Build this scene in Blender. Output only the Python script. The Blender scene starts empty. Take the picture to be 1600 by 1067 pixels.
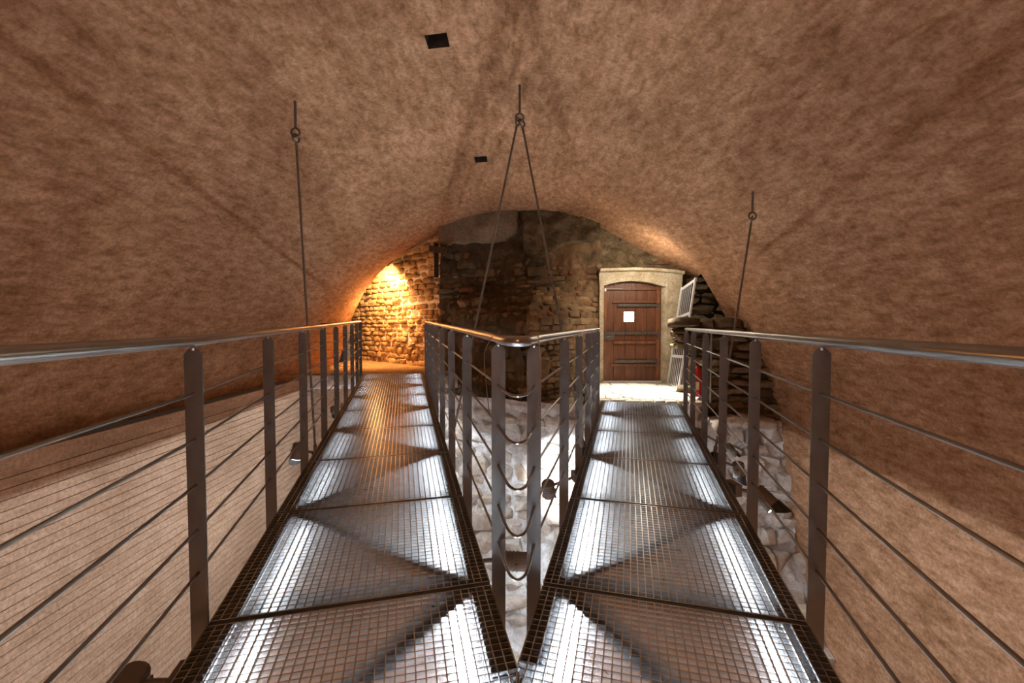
import bpy, bmesh, math, random
from mathutils import Vector, Matrix, noise
random.seed(11)
C = bpy.context.scene.collection
S = bpy.context.scene
V = Vector
PI = math.pi

# ------------------------------------------------------------------ camera, world, exposure
cam_d = bpy.data.cameras.new('camera'); cam = bpy.data.objects.new('camera', cam_d); C.objects.link(cam)
cam_d.sensor_width = 36.0; cam_d.lens = 16.0; cam_d.clip_start = 0.05; cam_d.clip_end = 100
cam.location = (0, 0, 1.19); cam.rotation_euler = (math.radians(90 - 2.1), 0, 0)
S.camera = cam
w = bpy.data.worlds.new('world'); S.world = w; w.use_nodes = True
w.node_tree.nodes['Background'].inputs[0].default_value = (0.02, 0.014, 0.01, 1)
w.node_tree.nodes['Background'].inputs[1].default_value = 1.0
S.view_settings.view_transform = 'Standard'; S.view_settings.look = 'None'
S.view_settings.exposure = 0.27; S.view_settings.gamma = 1.0
S.view_settings.use_curve_mapping = False

def lamp(name, kind, loc, energy, color, radius=0.05, target=None, angle=None, blend=0.3):
    d = bpy.data.lights.new(name, kind); o = bpy.data.objects.new(name, d); C.objects.link(o)
    d.energy = energy; d.color = color; o.location = loc; d.shadow_soft_size = radius
    if target is not None:
        o.rotation_euler = (V(target) - V(loc)).to_track_quat('-Z', 'Y').to_euler()
    if angle: d.spot_size = math.radians(angle); d.spot_blend = blend
    return o
WARM = (1.0, 0.62, 0.32); AMBER = (1.0, 0.50, 0.18); NEUT = (1.0, 0.78, 0.58); COOL = (0.9, 0.95, 1.0)
# unseen warm fill lights added behind the camera to lift vault and walls
lamp('floor_fill_left', 'POINT', (-1.6, -1.2, -3.0), 35, (1.0, 0.5, 0.2), 0.2)
lamp('floor_fill_right', 'POINT', (1.6, -1.2, -3.0), 35, (1.0, 0.5, 0.2), 0.2)
lamp('vault_fill', 'POINT', (0.0, -1.4, 1.9), 52, (1.0, 0.48, 0.17), 0.4)
# amber lamp over the left landing
lamp('niche_spot', 'SPOT', (-3.6, 12.0, 2.75), 620, AMBER, 0.04, (-3.6, 13.1, 1.1), 140, 0.6)
lamp('niche_fill', 'POINT', (-3.5, 11.6, 1.6), 48, AMBER, 0.15)
# cool lamp over the door landing
lamp('door_spot', 'SPOT', (2.4, 8.2, 2.35), 1000, (1.0, 0.95, 0.85), 0.05, (2.25, 7.95, 0.0), 62, 0.7)
lamp('door_glow', 'POINT', (2.5, 8.5, 2.25), 22, (1.0, 0.9, 0.72), 0.08)
lamp('door_fill', 'SPOT', (2.0, 7.6, 2.6), 70, (1.0, 0.86, 0.66), 0.05, (2.3, 9.4, 1.6), 120, 0.8)  # added light to brighten the door, no fixture of its own
# spot under the right walkway throwing the white patch on the rubble
lamp('rubble_spot', 'SPOT', (0.33, 3.95, -0.36), 5000, COOL, 0.04, (0.88, 7.2, -1.25), 24, 0.5)

# ------------------------------------------------------------------ materials
def new_mat(name):
    m = bpy.data.materials.new(name); m.use_nodes = True
    return m, m.node_tree.nodes, m.node_tree.links, m.node_tree.nodes['Principled BSDF']
def ramp(N, stops):
    r = N.new('ShaderNodeValToRGB'); e = r.color_ramp.elements
    while len(e) < len(stops): e.new(0.5)
    for k, (p, c) in enumerate(stops): e[k].position = p; e[k].color = (*c, 1)
    return r
def noise_tex(N, L, vec, scale, detail=6, rough=0.6, dist=0.0):
    n = N.new('ShaderNodeTexNoise'); n.inputs['Scale'].default_value = scale; n.inputs['Detail'].default_value = detail
    n.inputs['Roughness'].default_value = rough; n.inputs['Distortion'].default_value = dist
    L.new(vec, n.inputs['Vector']); return n
def mixc(N, L, fac, a, b, mode='MIX'):
    m = N.new('ShaderNodeMix'); m.data_type = 'RGBA'; m.blend_type = mode
    for i, v in ((0, fac), (6, a), (7, b)):
        if hasattr(v, 'links') or hasattr(v, 'is_linked'): L.new(v, m.inputs[i])
        elif i == 0: m.inputs[0].default_value = v
        else: m.inputs[i].default_value = (*v, 1)
    return m.outputs[2]
def mapped(N, L, scale=(1, 1, 1), coord='Object'):
    t = N.new('ShaderNodeTexCoord'); mp = N.new('ShaderNodeMapping'); mp.inputs['Scale'].default_value = scale
    L.new(t.outputs[coord], mp.inputs[0]); return mp.outputs[0]
def bump(N, L, h, strength, dist, B, prev=None):
    b = N.new('ShaderNodeBump'); b.inputs['Strength'].default_value = strength; b.inputs['Distance'].default_value = dist
    L.new(h, b.inputs['Height'])
    if prev: L.new(prev, b.inputs['Normal'])
    L.new(b.outputs[0], B.inputs['Normal']); return b.outputs[0]

def plaster(name, dark, mid, light, stretch=(5.0, 1.7, 5.0), rough=0.9, spots=True):
    m, N, L, B = new_mat(name)
    v = mapped(N, L, stretch); v2 = mapped(N, L)
    n1 = noise_tex(N, L, v, 1.0, 7, 0.62, 0.3)
    r1 = ramp(N, [(0.32, dark), (0.5, mid), (0.66, light)]); L.new(n1.outputs[0], r1.inputs[0])
    n2 = noise_tex(N, L, v2, 0.55, 3, 0.5)
    r2 = ramp(N, [(0.3, (0.78, 0.74, 0.70)), (0.7, (1.12, 1.12, 1.12))]); L.new(n2.outputs[0], r2.inputs[0])
    c = mixc(N, L, 1.0, r1.outputs[0], r2.outputs[0], 'MULTIPLY')
    n3 = noise_tex(N, L, v2, 26, 7, 0.8)
    r3 = ramp(N, [(0.36, (0.55, 0.51, 0.47)), (0.6, (1.15, 1.15, 1.15))]); L.new(n3.outputs[0], r3.inputs[0])
    c = mixc(N, L, 0.8, c, r3.outputs[0], 'MULTIPLY')
    if spots:
        n4 = noise_tex(N, L, v, 1.7, 2, 0.4, 0.6)
        r4 = ramp(N, [(0.70, (0, 0, 0)), (0.78, (0.5, 0.5, 0.5))]); L.new(n4.outputs[0], r4.inputs[0])
        c = mixc(N, L, r4.outputs[0], c, tuple(min(1, x * 1.15) for x in light))
    L.new(c, B.inputs['Base Color']); B.inputs['Roughness'].default_value = rough
    B.inputs['Specular IOR Level'].default_value = 0.15
    p = bump(N, L, n1.outputs[0], 0.5, 0.03, B)
    n5 = noise_tex(N, L, v2, 34, 6, 0.75); bump(N, L, n5.outputs[0], 0.8, 0.016, B, p)
    return m
M = {}
M['vault'] = plaster('vault_plaster', (0.28, 0.143, 0.069), (0.44, 0.240, 0.132), (0.56, 0.340, 0.208), (12.0, 4.6, 12.0))
M['wallplaster'] = plaster('wall_plaster', (0.42, 0.26, 0.165), (0.51, 0.33, 0.215), (0.58, 0.39, 0.27), (7, 3.0, 12), spots=False)
M['greyplaster'] = plaster('grey_plaster', (0.20, 0.15, 0.10), (0.30, 0.235, 0.16), (0.40, 0.33, 0.24), (2, 2, 2), spots=False)
M['darkrender'] = plaster('dark_render', (0.07, 0.052, 0.03), (0.15, 0.11, 0.065), (0.24, 0.185, 0.12), (3.5, 3.5, 5.0), spots=False)
M['palestone'] = plaster('pale_stone', (0.34, 0.28, 0.19), (0.50, 0.43, 0.31), (0.62, 0.56, 0.44), (3, 3, 3), spots=False)

def stone_mat(name, cols, moss=None, bumpd=0.02, dirt=(0.25, 0.18, 0.12), dirtf=0.45):
    m, N, L, B = new_mat(name)
    oi = N.new('ShaderNodeObjectInfo'); r = ramp(N, [(i / max(1, len(cols) - 1), c) for i, c in enumerate(cols)])
    L.new(oi.outputs['Random'], r.inputs[0])
    g = N.new('ShaderNodeNewGeometry')
    n = noise_tex(N, L, g.outputs['Position'], 9, 8, 0.7, 0.4)
    rr = ramp(N, [(0.25, (0.45, 0.42, 0.38)), (0.55, (1, 1, 1)), (0.8, (1.3, 1.28, 1.22))]); L.new(n.outputs[0], rr.inputs[0])
    c = mixc(N, L, 1.0, r.outputs[0], rr.outputs[0], 'MULTIPLY')
    n2 = noise_tex(N, L, g.outputs['Position'], 1.8, 5, 0.6)
    r2 = ramp(N, [(0.48, (0, 0, 0)), (0.62, (dirtf,) * 3)]); L.new(n2.outputs[0], r2.inputs[0])
    c = mixc(N, L, r2.outputs[0], c, dirt)
    L.new(c, B.inputs['Base Color']); B.inputs['Roughness'].default_value = 0.92; B.inputs['Specular IOR Level'].default_value = 0.2
    p = bump(N, L, n.outputs[0], 0.7, bumpd, B)
    n3 = noise_tex(N, L, g.outputs['Position'], 60, 5, 0.7); bump(N, L, n3.outputs[0], 0.5, 0.006, B, p)
    return m
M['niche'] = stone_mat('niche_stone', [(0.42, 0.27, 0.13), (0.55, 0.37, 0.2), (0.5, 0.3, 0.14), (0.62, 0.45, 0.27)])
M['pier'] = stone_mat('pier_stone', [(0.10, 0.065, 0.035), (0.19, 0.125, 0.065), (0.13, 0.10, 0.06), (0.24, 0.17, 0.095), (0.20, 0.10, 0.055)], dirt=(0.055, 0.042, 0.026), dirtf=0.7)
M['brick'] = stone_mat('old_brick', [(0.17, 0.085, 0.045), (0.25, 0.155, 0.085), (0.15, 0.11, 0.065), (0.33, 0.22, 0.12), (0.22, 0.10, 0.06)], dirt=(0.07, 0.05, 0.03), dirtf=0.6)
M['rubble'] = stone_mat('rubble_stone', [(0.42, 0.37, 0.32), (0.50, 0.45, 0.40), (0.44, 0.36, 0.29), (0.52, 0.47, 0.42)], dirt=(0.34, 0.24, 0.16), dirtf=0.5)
M['floorbrick'] = stone_mat('floor_brick', [(0.42, 0.26, 0.13), (0.5, 0.32, 0.17), (0.38, 0.24, 0.12)])
M['floorstone'] = stone_mat('floor_stone', [(0.42, 0.37, 0.30), (0.55, 0.49, 0.41), (0.48, 0.40, 0.31)])
M['mortar'] = stone_mat('dark_mortar', [(0.09, 0.065, 0.04)], dirt=(0.05, 0.04, 0.025), bumpd=0.04)
M['mortar_warm'] = stone_mat('warm_mortar', [(0.26, 0.16, 0.08)], bumpd=0.04)
M['mortar_light'] = stone_mat('light_mortar', [(0.27, 0.215, 0.17)], bumpd=0.06, dirt=(0.3, 0.21, 0.14))

def metal(name, col, rough, met=1.0, nscale=30, var=0.25, dirt=None):
    m, N, L, B = new_mat(name)
    g = N.new('ShaderNodeNewGeometry')
    n = noise_tex(N, L, g.outputs['Position'], nscale, 5, 0.6)
    r = ramp(N, [(0.3, tuple(x * (1 - var) for x in col)), (0.7, tuple(x * (1 + var) for x in col))]); L.new(n.outputs[0], r.inputs[0])
    c = r.outputs[0]
    if dirt:
        n2 = noise_tex(N, L, g.outputs['Position'], 34, 6, 0.75, 1.0)
        r2 = ramp(N, [(0.62, (0, 0, 0)), (0.68, (1, 1, 1))]); L.new(n2.outputs[0], r2.inputs[0])
        c = mixc(N, L, r2.outputs[0], c, dirt)
    L.new(c, B.inputs['Base Color']); B.inputs['Metallic'].default_value = met; B.inputs['Roughness'].default_value = rough
    return m
M['grating'] = metal('galvanised_grating', (0.48, 0.475, 0.465), 0.26, 0.88, 20, 0.15, (0.06, 0.05, 0.04))
M['frame'] = metal('dark_frame', (0.035, 0.04, 0.045), 0.45, 0.6)
M['post'] = metal('painted_post', (0.135, 0.132, 0.126), 0.5, 0.5, 12, 0.12)
M['rail'] = metal('brushed_rail', (0.36, 0.35, 0.34), 0.28, 1.0, 8, 0.08)
M['rod'] = metal('steel_rod', (0.27, 0.25, 0.22), 0.35, 0.9, 12, 0.15)
M['hang'] = metal('hanger_steel', (0.19, 0.17, 0.145), 0.45, 0.6, 12, 0.2)
M['lampbody'] = metal('lamp_housing', (0.17, 0.15, 0.13), 0.5, 0.4, 10, 0.1)
M['black'] = metal('black_flap', (0.025, 0.03, 0.035), 0.4, 0.3)
M['iron'] = metal('door_iron', (0.13, 0.12, 0.11), 0.5, 0.7, 25, 0.3)
M['white'] = metal('white_paint', (0.75, 0.76, 0.78), 0.45, 0.0, 10, 0.05)
M['red'] = metal('red_paint', (0.42, 0.02, 0.015), 0.3, 0.0, 10, 0.1)
M['paper'] = metal('label_paper', (0.65, 0.55, 0.35), 0.6, 0.0)
def emit(name, col, s):
    m, N, L, B = new_mat(name)
    B.inputs['Base Color'].default_value = (*col, 1); B.inputs['Emission Color'].default_value = (*col, 1)
    B.inputs['Emission Strength'].default_value = s; return m
M['tube'] = emit('fluorescent_glow', (0.77, 0.88, 1.0), 50)
M['tube_bright'] = emit('fluorescent_glow_inner', (0.77, 0.88, 1.0), 225)  # inner tubes boosted to deepen the handrail streaks on the vault
M['lens'] = emit('lamp_lens', (1.0, 0.93, 0.82), 18)
M['pane'] = emit('lit_pane', (1.0, 0.98, 0.95), 14)
m, N, L, B = new_mat('door_wood')
v = mapped(N, L, (14, 14, 1.2)); n = noise_tex(N, L, v, 1.6, 7, 0.65, 1.2)
r = ramp(N, [(0.3, (0.07, 0.024, 0.012)), (0.55, (0.17, 0.065, 0.028)), (0.75, (0.30, 0.135, 0.055))]); L.new(n.outputs[0], r.inputs[0])
oi = N.new('ShaderNodeObjectInfo'); r2 = ramp(N, [(0, (0.75, 0.7, 0.7)), (1, (1.2, 1.15, 1.1))]); L.new(oi.outputs['Random'], r2.inputs[0])
L.new(mixc(N, L, 1.0, r.outputs[0], r2.outputs[0], 'MULTIPLY'), B.inputs['Base Color']); B.inputs['Roughness'].default_value = 0.5
bump(N, L, n.outputs[0], 0.3, 0.004, B); M['wood'] = m
m, N, L, B = new_mat('old_timber_hole_shade')
v = mapped(N, L, (6, 6, 6)); n = noise_tex(N, L, v, 2, 7, 0.7)
r = ramp(N, [(0.3, (0.018, 0.012, 0.008)), (0.7, (0.07, 0.045, 0.028))]); L.new(n.outputs[0], r.inputs[0])
L.new(r.outputs[0], B.inputs['Base Color']); B.inputs['Roughness'].default_value = 0.8; bump(N, L, n.outputs[0], 0.6, 0.02, B); M['timber'] = m

# ------------------------------------------------------------------ helpers
class MB:
    def __init__(s): s.v = []; s.f = []; s.smooth = False
    def hexa(s, p):          # 8 points: bottom 0-3, top 4-7
        b = len(s.v); s.v += [tuple(q) for q in p]
        for f in ((0, 3, 2, 1), (4, 5, 6, 7), (0, 1, 5, 4), (1, 2, 6, 5), (2, 3, 7, 6), (3, 0, 4, 7)): s.f.append(tuple(b + i for i in f))
    def box(s, c, sx, sy, sz, rz=0):
        c = V(c); a = V((math.cos(rz), math.sin(rz), 0)) * sx / 2; b = V((-math.sin(rz), math.cos(rz), 0)) * sy / 2; h = V((0, 0, sz / 2))
        s.hexa([c - a - b - h, c + a - b - h, c + a + b - h, c - a + b - h, c - a - b + h, c + a - b + h, c + a + b + h, c - a + b + h])
    def bar(s, p, q, wd, ht, up=V((0, 0, 1))):   # top face through p,q when up is Z: bar hangs below the line
        p = V(p); q = V(q); d = (q - p)
        if d.length < 1e-5: return
        d.normalize(); a = d.cross(up).normalized() * wd / 2; h = a.cross(d).normalized() * ht
        s.hexa([p - a - h, p + a - h, q + a - h, q - a - h, p - a, p + a, q + a, q - a])
    def tube(s, pts, r, n=10, cap=True, closed=False):
        pts = [V(p) for p in pts]; b = len(s.v); m = len(pts); s.smooth = True
        prev = None
        for i, p in enumerate(pts):
            if closed: t = pts[(i + 1) % m] - pts[i - 1]
            else: t = pts[min(i + 1, m - 1)] - pts[max(i - 1, 0)]
            t.normalize()
            if prev is None: u = t.orthogonal().normalized()
            else: u = (prev - t * prev.dot(t)).normalized()
            prev = u; w_ = t.cross(u); rr = r[i] if isinstance(r, (list, tuple)) else r
            for k in range(n):
                a = 2 * PI * k / n; s.v.append(tuple(p + (u * math.cos(a) + w_ * math.sin(a)) * rr))
        for i in range(m if closed else m - 1):
            j = (i + 1) % m
            for k in range(n):
                k2 = (k + 1) % n; s.f.append((b + i * n + k, b + i * n + k2, b + j * n + k2, b + j * n + k))
        if cap and not closed:
            s.f.append(tuple(b + k for k in reversed(range(n)))); s.f.append(tuple(b + (m - 1) * n + k for k in range(n)))
    def prism(s, outline, o, ax, ay, az, depth):   # outline in (x,y), extruded along az, centred
        b = len(s.v); n = len(outline); o = V(o)
        for sg in (-0.5, 0.5):
            for x, y in outline: s.v.append(tuple(o + V(ax) * x + V(ay) * y + V(az) * depth * sg))
        s.f.append(tuple(b + i for i in reversed(range(n)))); s.f.append(tuple(b + n + i for i in range(n)))
        for i in range(n): j = (i + 1) % n; s.f.append((b + i, b + j, b + n + j, b + n + i))
    def build(s, name, mat, parent=None, smooth=None):
        me = bpy.data.meshes.new(name)
        off = V((0, 0, 0)); p = parent
        while p is not None: off += p.location; p = p.parent
        me.from_pydata([tuple(V(q) - off) for q in s.v], [], s.f)
        me.materials.append(M[mat])
        if s.smooth if smooth is None else smooth:
            me.shade_smooth()
            try: me.set_sharp_from_angle(angle=math.radians(40))
            except Exception: pass
        me.validate(); me.update()
        o = bpy.data.objects.new(name, me); C.objects.link(o)
        if parent is not None: o.parent = parent
        return o
def tag(o, label=None, cat=None, group=None, kind=None):
    if label: o['label'] = label
    if cat: o['category'] = cat
    if group: o['group'] = group
    if kind: o['kind'] = kind
    return o
def thing(name, loc, label, cat, group=None, kind=None):
    o = bpy.data.objects.new(name, None); C.objects.link(o); o.location = loc; o.empty_display_size = 0.1
    return tag(o, label, cat, group, kind)
def share(name, me, parent, loc, rot=None, scale=None, mat4=None):
    o = bpy.data.objects.new(name, me); C.objects.link(o); o.parent = parent
    off = V((0, 0, 0)); p = parent
    while p is not None: off += p.location; p = p.parent
    if mat4 is not None:
        mm = mat4.copy(); mm.translation = mm.translation - off; o.matrix_basis = mm
    else:
        o.location = V(loc) - off
        if rot: o.rotation_euler = rot
        if scale: o.scale = scale
    return o

# stone pool: unit blocks with worn edges
def stone_mesh(name, seed, worn, rough, mat, sub=1):
    rnd = random.Random(seed); bm = bmesh.new(); bmesh.ops.create_cube(bm, size=1.0)
    for v_ in bm.verts: v_.co += V((rnd.uniform(-1, 1), rnd.uniform(-1, 1), rnd.uniform(-1, 1))) * rough
    bmesh.ops.bevel(bm, geom=list(bm.edges), offset=worn, segments=1, profile=0.6, affect='EDGES')
    for v_ in bm.verts: v_.co += V((rnd.uniform(-1, 1), rnd.uniform(-1, 1), rnd.uniform(-1, 1))) * rough * 0.35
    bmesh.ops.triangulate(bm, faces=bm.faces)
    me = bpy.data.meshes.new(name); bm.to_mesh(me); bm.free(); me.materials.append(M[mat]); me.shade_smooth()
    me.set_sharp_from_angle(angle=math.radians(50)); return me
def rock_mesh(seed, mat):
    rnd = random.Random(seed); bm = bmesh.new()
    for k in range(18):
        v_ = V((rnd.uniform(-1, 1), rnd.uniform(-1, 1), rnd.uniform(-1, 1))); m_ = max(abs(c) for c in v_)
        v_ = v_ / m_ * 0.5; v_ = v_.lerp(v_.normalized() * 0.56, rnd.uniform(.25, .7)); bm.verts.new(v_)
    r_ = bmesh.ops.convex_hull(bm, input=bm.verts)
    bmesh.ops.delete(bm, geom=[e for e in r_['geom_interior'] if isinstance(e, bmesh.types.BMVert)], context='VERTS')
    me = bpy.data.meshes.new('rock'); bm.to_mesh(me); bm.free(); me.materials.append(M[mat]); me.shade_smooth()
    me.set_sharp_from_angle(angle=math.radians(38)); return me
def rocks(mat, n=14):
    k = ('rock', mat)
    if k not in POOL: POOL[k] = [rock_mesh(300 + i, mat) for i in range(n)]
    return POOL[k]
POOL = {}
def pool(mat, worn, rough, n=10):
    k = (mat, worn, rough)
    if k not in POOL: POOL[k] = [stone_mesh('stone', 100 + i, worn, rough, mat) for i in range(n)]
    return POOL[k]
def masonry(parent, P0, P1, z0, z1, ch, sw, depth, meshes, name, out=0.03, gap=0.012, skip=None, batter=0.0, limit=290, tilt=0.03, ragged=0.0, hv=(0.7, 1.35), wv=(0.6, 1.5)):
    P0 = V(P0); P1 = V(P1); d = (P1 - P0); Ln = d.length; d.normalize(); nrm = V((d.y, -d.x, 0))
    if nrm.y > 0: nrm = -nrm
    z = z0; cnt = 0
    while z < z1:
        h = ch * random.uniform(*hv); x = -random.uniform(0, sw * 0.5) * (1 if ragged else 0) - random.uniform(0, ragged)
        while x < Ln - 0.04:
            wd = sw * random.uniform(*wv)
            if not ragged: wd = min(wd, Ln - x + 0.01); 
            if x < 0 and not ragged: x = 0
            cpos = P0 + d * (x + wd / 2) + V((0, 0, z + h / 2))
            if not (skip and skip(cpos)) and cnt < limit:
                o = random.uniform(-0.4, 1.0) * out
                cpos = cpos + nrm * (o + batter * (z1 - z) - depth * 0.35)
                R = Matrix.Rotation(random.uniform(-tilt, tilt), 4, 'X') @ Matrix.Rotation(random.uniform(-tilt, tilt), 4, 'Z')
                Bm = Matrix((d, nrm, V((0, 0, 1)))).transposed().to_4x4()
                sc = Matrix.Diagonal((wd - gap, depth * random.uniform(0.85, 1.15), h - gap, 1))
                share(name, random.choice(meshes), parent, None, mat4=Matrix.Translation(cpos) @ Bm @ R @ sc); cnt += 1
            x += wd
        z += h
    return cnt

# ------------------------------------------------------------------ vault (ceiling) and side walls
XC, ZC, RV = -0.15, -1.0, 4.69
END = [(-4.8, 12.6), (-4.29, 12.03), (-4.09, 11.84), (-3.74, 11.54), (-3.34, 11.37), (-2.83, 11.25), (-2.05, 11.11), (-1.38, 11.0), (-0.77, 10.87), (-0.22, 10.45), (0.65, 10.1), (1.0, 9.5), (1.4, 8.76), (1.96, 8.33), (2.35, 8.11), (2.82, 8.09), (3.19, 8.13), (3.4, 8.16), (3.8, 8.32), (4.1, 8.43), (4.3, 8.25), (4.4, 8.05), (4.6, 7.5)]
def yend(x):
    for (a, ya), (b, yb) in zip(END, END[1:]):
        if x <= b: return ya + (yb - ya) * max(0, (x - a)) / (b - a)
    return END[-1][1]
H = [(-0.745, -0.555, 3.95, 4.15), (-0.56, -0.375, 6.84, 7.06)]   # two square holes: x0,x1,y0,y1
def ang(x): return math.acos((x - XC) / RV)
th = [i * 0.0125 for i in range(0, 235)]
th = sorted([t for t in th if all(abs(t - ang(x)) > 0.006 for h in H for x in h[:2])] + [ang(x) for h in H for x in h[:2]])
ys = [-2.0 + 0.06 * i for i in range(0, 240)]
ys = sorted([y for y in ys if all(abs(y - q) > 0.03 for h in H for q in h[2:])] + [q for h in H for q in h[2:]])
def vault_pt(t, y):
    x = XC + RV * math.cos(t); z = ZC + RV * math.sin(t)
    n = noise.noise(V((x * 0.7, y * 0.5, z * 0.7))) * 0.035 + noise.noise(V((x * 2.7, y * 2.0, z * 2.7))) * 0.010 + noise.noise(V((x * 8, y * 5.0, z * 8))) * 0.0035
    r = RV + n
    return (XC + r * math.cos(t), y, ZC + r * math.sin(t))
mb = MB(); mb.smooth = True; nt = len(th)
rows = []
for j, y in enumerate(ys):
    for t in th:
        x = XC + RV * math.cos(t); ye = yend(x) if t > 0.12 else 9.6; mb.v.append(vault_pt(t, min(y, ye)))
for j in range(len(ys) - 1):
    for i in range(nt - 1):
        xm = XC + RV * math.cos((th[i] + th[i + 1]) / 2); ym = (ys[j] + ys[j + 1]) / 2
        if th[i] > 0.12 and ys[j] >= max(yend(XC + RV * math.cos(th[i])), yend(XC + RV * math.cos(th[i + 1]))): continue
        if any(h[0] < xm < h[1] and h[2] < ym < h[3] for h in H): continue
        mb.f.append((j * nt + i, j * nt + i + 1, (j + 1) * nt + i + 1, (j + 1) * nt + i))
ceiling = mb.build('ceiling', 'vault'); tag(ceiling, 'brown plastered barrel vault over both walkways', 'ceiling', kind='structure')
ceiling.data.set_sharp_from_angle(angle=math.radians(80))
for h in H:
    mb = MB(); c = [(h[0], h[2]), (h[1], h[2]), (h[1], h[3]), (h[0], h[3])]
    zz = [ZC + math.sqrt(RV ** 2 - (x - XC) ** 2) for x, y in c]
    b = [(x, y, z - 0.004) for (x, y), z in zip(c, zz)] + [(x + 0.01, y + 0.02, z + 0.45) for (x, y), z in zip(c, zz)]
    mb.v = b; mb.f = [(0, 1, 5, 4), (1, 2, 6, 5), (2, 3, 7, 6), (3, 0, 4, 7), (4, 5, 6, 7)]
    o = mb.build('recess', 'timber', ceiling)  # near-black timber material puts the hole's shade into its colour
# right wall below the springing, its surface continuing the vault's
mb = MB(); mb.smooth = True
yr = ys[:200]; tr = [-0.62 + 0.0125 * i for i in range(50)]; tr[-1] = th[0]
def wall_pt(t, y):
    q = V((XC + RV, y, ZC + RV * t)); r = noise.noise(V((q.x * 0.7, q.y * 0.5, q.z * 0.7))) * 0.035 + noise.noise(V((q.x * 2.7, q.y * 2.0, q.z * 2.7))) * 0.010 + noise.noise(V((q.x * 8, q.y * 5.0, q.z * 8))) * 0.0035
    return (q.x + r, y, q.z)
for t in tr:
    for y in yr: mb.v.append(wall_pt(t, y))
for j in range(len(tr) - 1):
    for i in range(len(yr) - 1): a = j * len(yr) + i; mb.f.append((a, a + 1, a + 1 + len(yr), a + len(yr)))
wr = mb.build('wall_right', 'vault'); tag(wr, 'plastered wall below the vault on the right', 'wall', kind='structure')
# near end wall, floor
mb = MB(); mb.box((0, -2.05, -0.1), 9.8, 0.1, 7.8); tag(mb.build('wall_near', 'vault'), 'plastered end wall behind the viewer', 'wall', kind='structure')
mb = MB(); mb.smooth = True
for j in range(60):
    for i in range(50):
        x = -5 + i * 0.2; y = -2.1 + j * 0.24; mb.v.append((x, y, -3.9 + 0.06 * noise.noise(V((x, y, 0)))))
for j in range(59):
    for i in range(49): a = j * 50 + i; mb.f.append((a, a + 1, a + 51, a + 50))
tag(mb.build('floor', 'mortar'), 'earth floor of the cellar deep under the walkways', 'floor', kind='structure')

# left wall of long boards
wl = thing('wall_left', (-4.45, 0, -3.9), 'pale rosy board-faced lower wall on the left, long thin joints', 'wall', kind='structure')
mb = MB(); mb.box((-4.56, 4.3, -1.97), 0.12, 12.5, 3.8); mb.build('backing', 'mortar', wl)
edges = [0.035, -0.155]
while edges[-1] > -3.85: edges.append(edges[-1] - 0.0965)
def wave(y, z): return 0.008 * noise.noise(V((z * 2.1, y * 0.9, 3)))
for a, b in zip(edges, edges[1:]):
    mb = MB(); n = 30; off = random.uniform(-0.003, 0.003)
    for k in range(n + 1):
        y = -1.95 + k * (10.45 + 1.95) / n
        za = a - 0.0042 + wave(y, a); zb = b + 0.0042 + wave(y, b); x = -4.45 + off
        mb.v += [(x - 0.06, y, zb), (x, y, zb), (x, y, za), (x - 0.06, y, za)]
    for k in range(n):
        q = 4 * k; mb.f += [(q + 1, q + 5, q + 6, q + 2), (q + 2, q + 6, q + 7, q + 3), (q, q + 4, q + 5, q + 1)]
    mb.f += [(0, 1, 2, 3), (4 * n + 3, 4 * n + 2, 4 * n + 1, 4 * n)]
    mb.build('plank', 'wallplaster', wl, smooth=False)
# end wall under the left landing, board-faced too
we = thing('wall_end_left', (-3.2, 10.3, -3.9), 'rosy board-faced wall under the left landing', 'wall', kind='structure')
for a, b in zip([0.10] + edges[1:], edges[1:]):
    mb = MB(); mb.box((-2.95, 10.40 + random.uniform(-0.003, 0.003), (a + b) / 2), 3.0, 0.1, a - b - 0.0056); mb.build('plank', 'wallplaster', we)
mb = MB(); mb.box((-2.95, 10.50, -1.95), 3.0, 0.1, 3.9); mb.build('backing', 'mortar', we)

# ------------------------------------------------------------------ left landing and niche wall
fl = thing('floor_left_landing', (-3, 11, 0), 'brick-paved landing beyond the left walkway lit amber', 'floor', kind='structure')
mb = MB(); mb.v = [(-4.9, 9.75, 0.095), (-1.2, 10.0, 0.095), (-1.2, 11.9, 0.095), (-4.9, 14.5, 0.095), (-4.9, 9.75, -0.2), (-1.2, 10.0, -0.2), (-1.2, 11.9, -0.2), (-4.9, 14.5, -0.2)]
mb.f = [(0, 1, 2, 3), (0, 4, 5, 1), (1, 5, 6, 2), (2, 6, 7, 3), (3, 7, 4, 0)]; mb.build('paving_bed', 'mortar_warm', fl)
bp = pool('floorbrick', 0.06, 0.02)
y = 9.85; k = 0
while y < 14.3:
    x = -4.85 + (0.14 if k % 2 else 0)
    while x < -1.3:
        if y < 12.0 or y < 13.9 + (x + 4.85) * -0.95 + 0.4:
            share('brick', random.choice(bp), fl, (x + 0.14, y + 0.07, 0.105 + random.uniform(-.004, .004)), (0, 0, random.uniform(-.02, .02)), (0.272, 0.142, 0.05))
        x += 0.28
    y += 0.15; k += 1
A0, A1 = V((-5.3, 14.55, 0)), V((-1.2, 10.6, 0))
wn = thing('wall_niche', (-3.2, 12.6, 0.1), 'rough stone back wall of the left landing glowing amber', 'wall', kind='structure')
dn = (A1 - A0).normalized(); nn = V((-dn.y, dn.x, 0)); nn = nn if nn.y > 0 else -nn
mb = MB(); mb.bar(A0 + nn * 0.1 + V((0, 0, 3.9)), A1 + nn * 0.1 + V((0, 0, 3.9)), 0.16, 4.2); mb.build('backing', 'mortar_warm', wn)
B0 = A0 + dn * 0.45; B1 = A0 + dn * 5.1
np1 = pool('niche', 0.16, 0.11) + rocks('niche')[:6]
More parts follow.
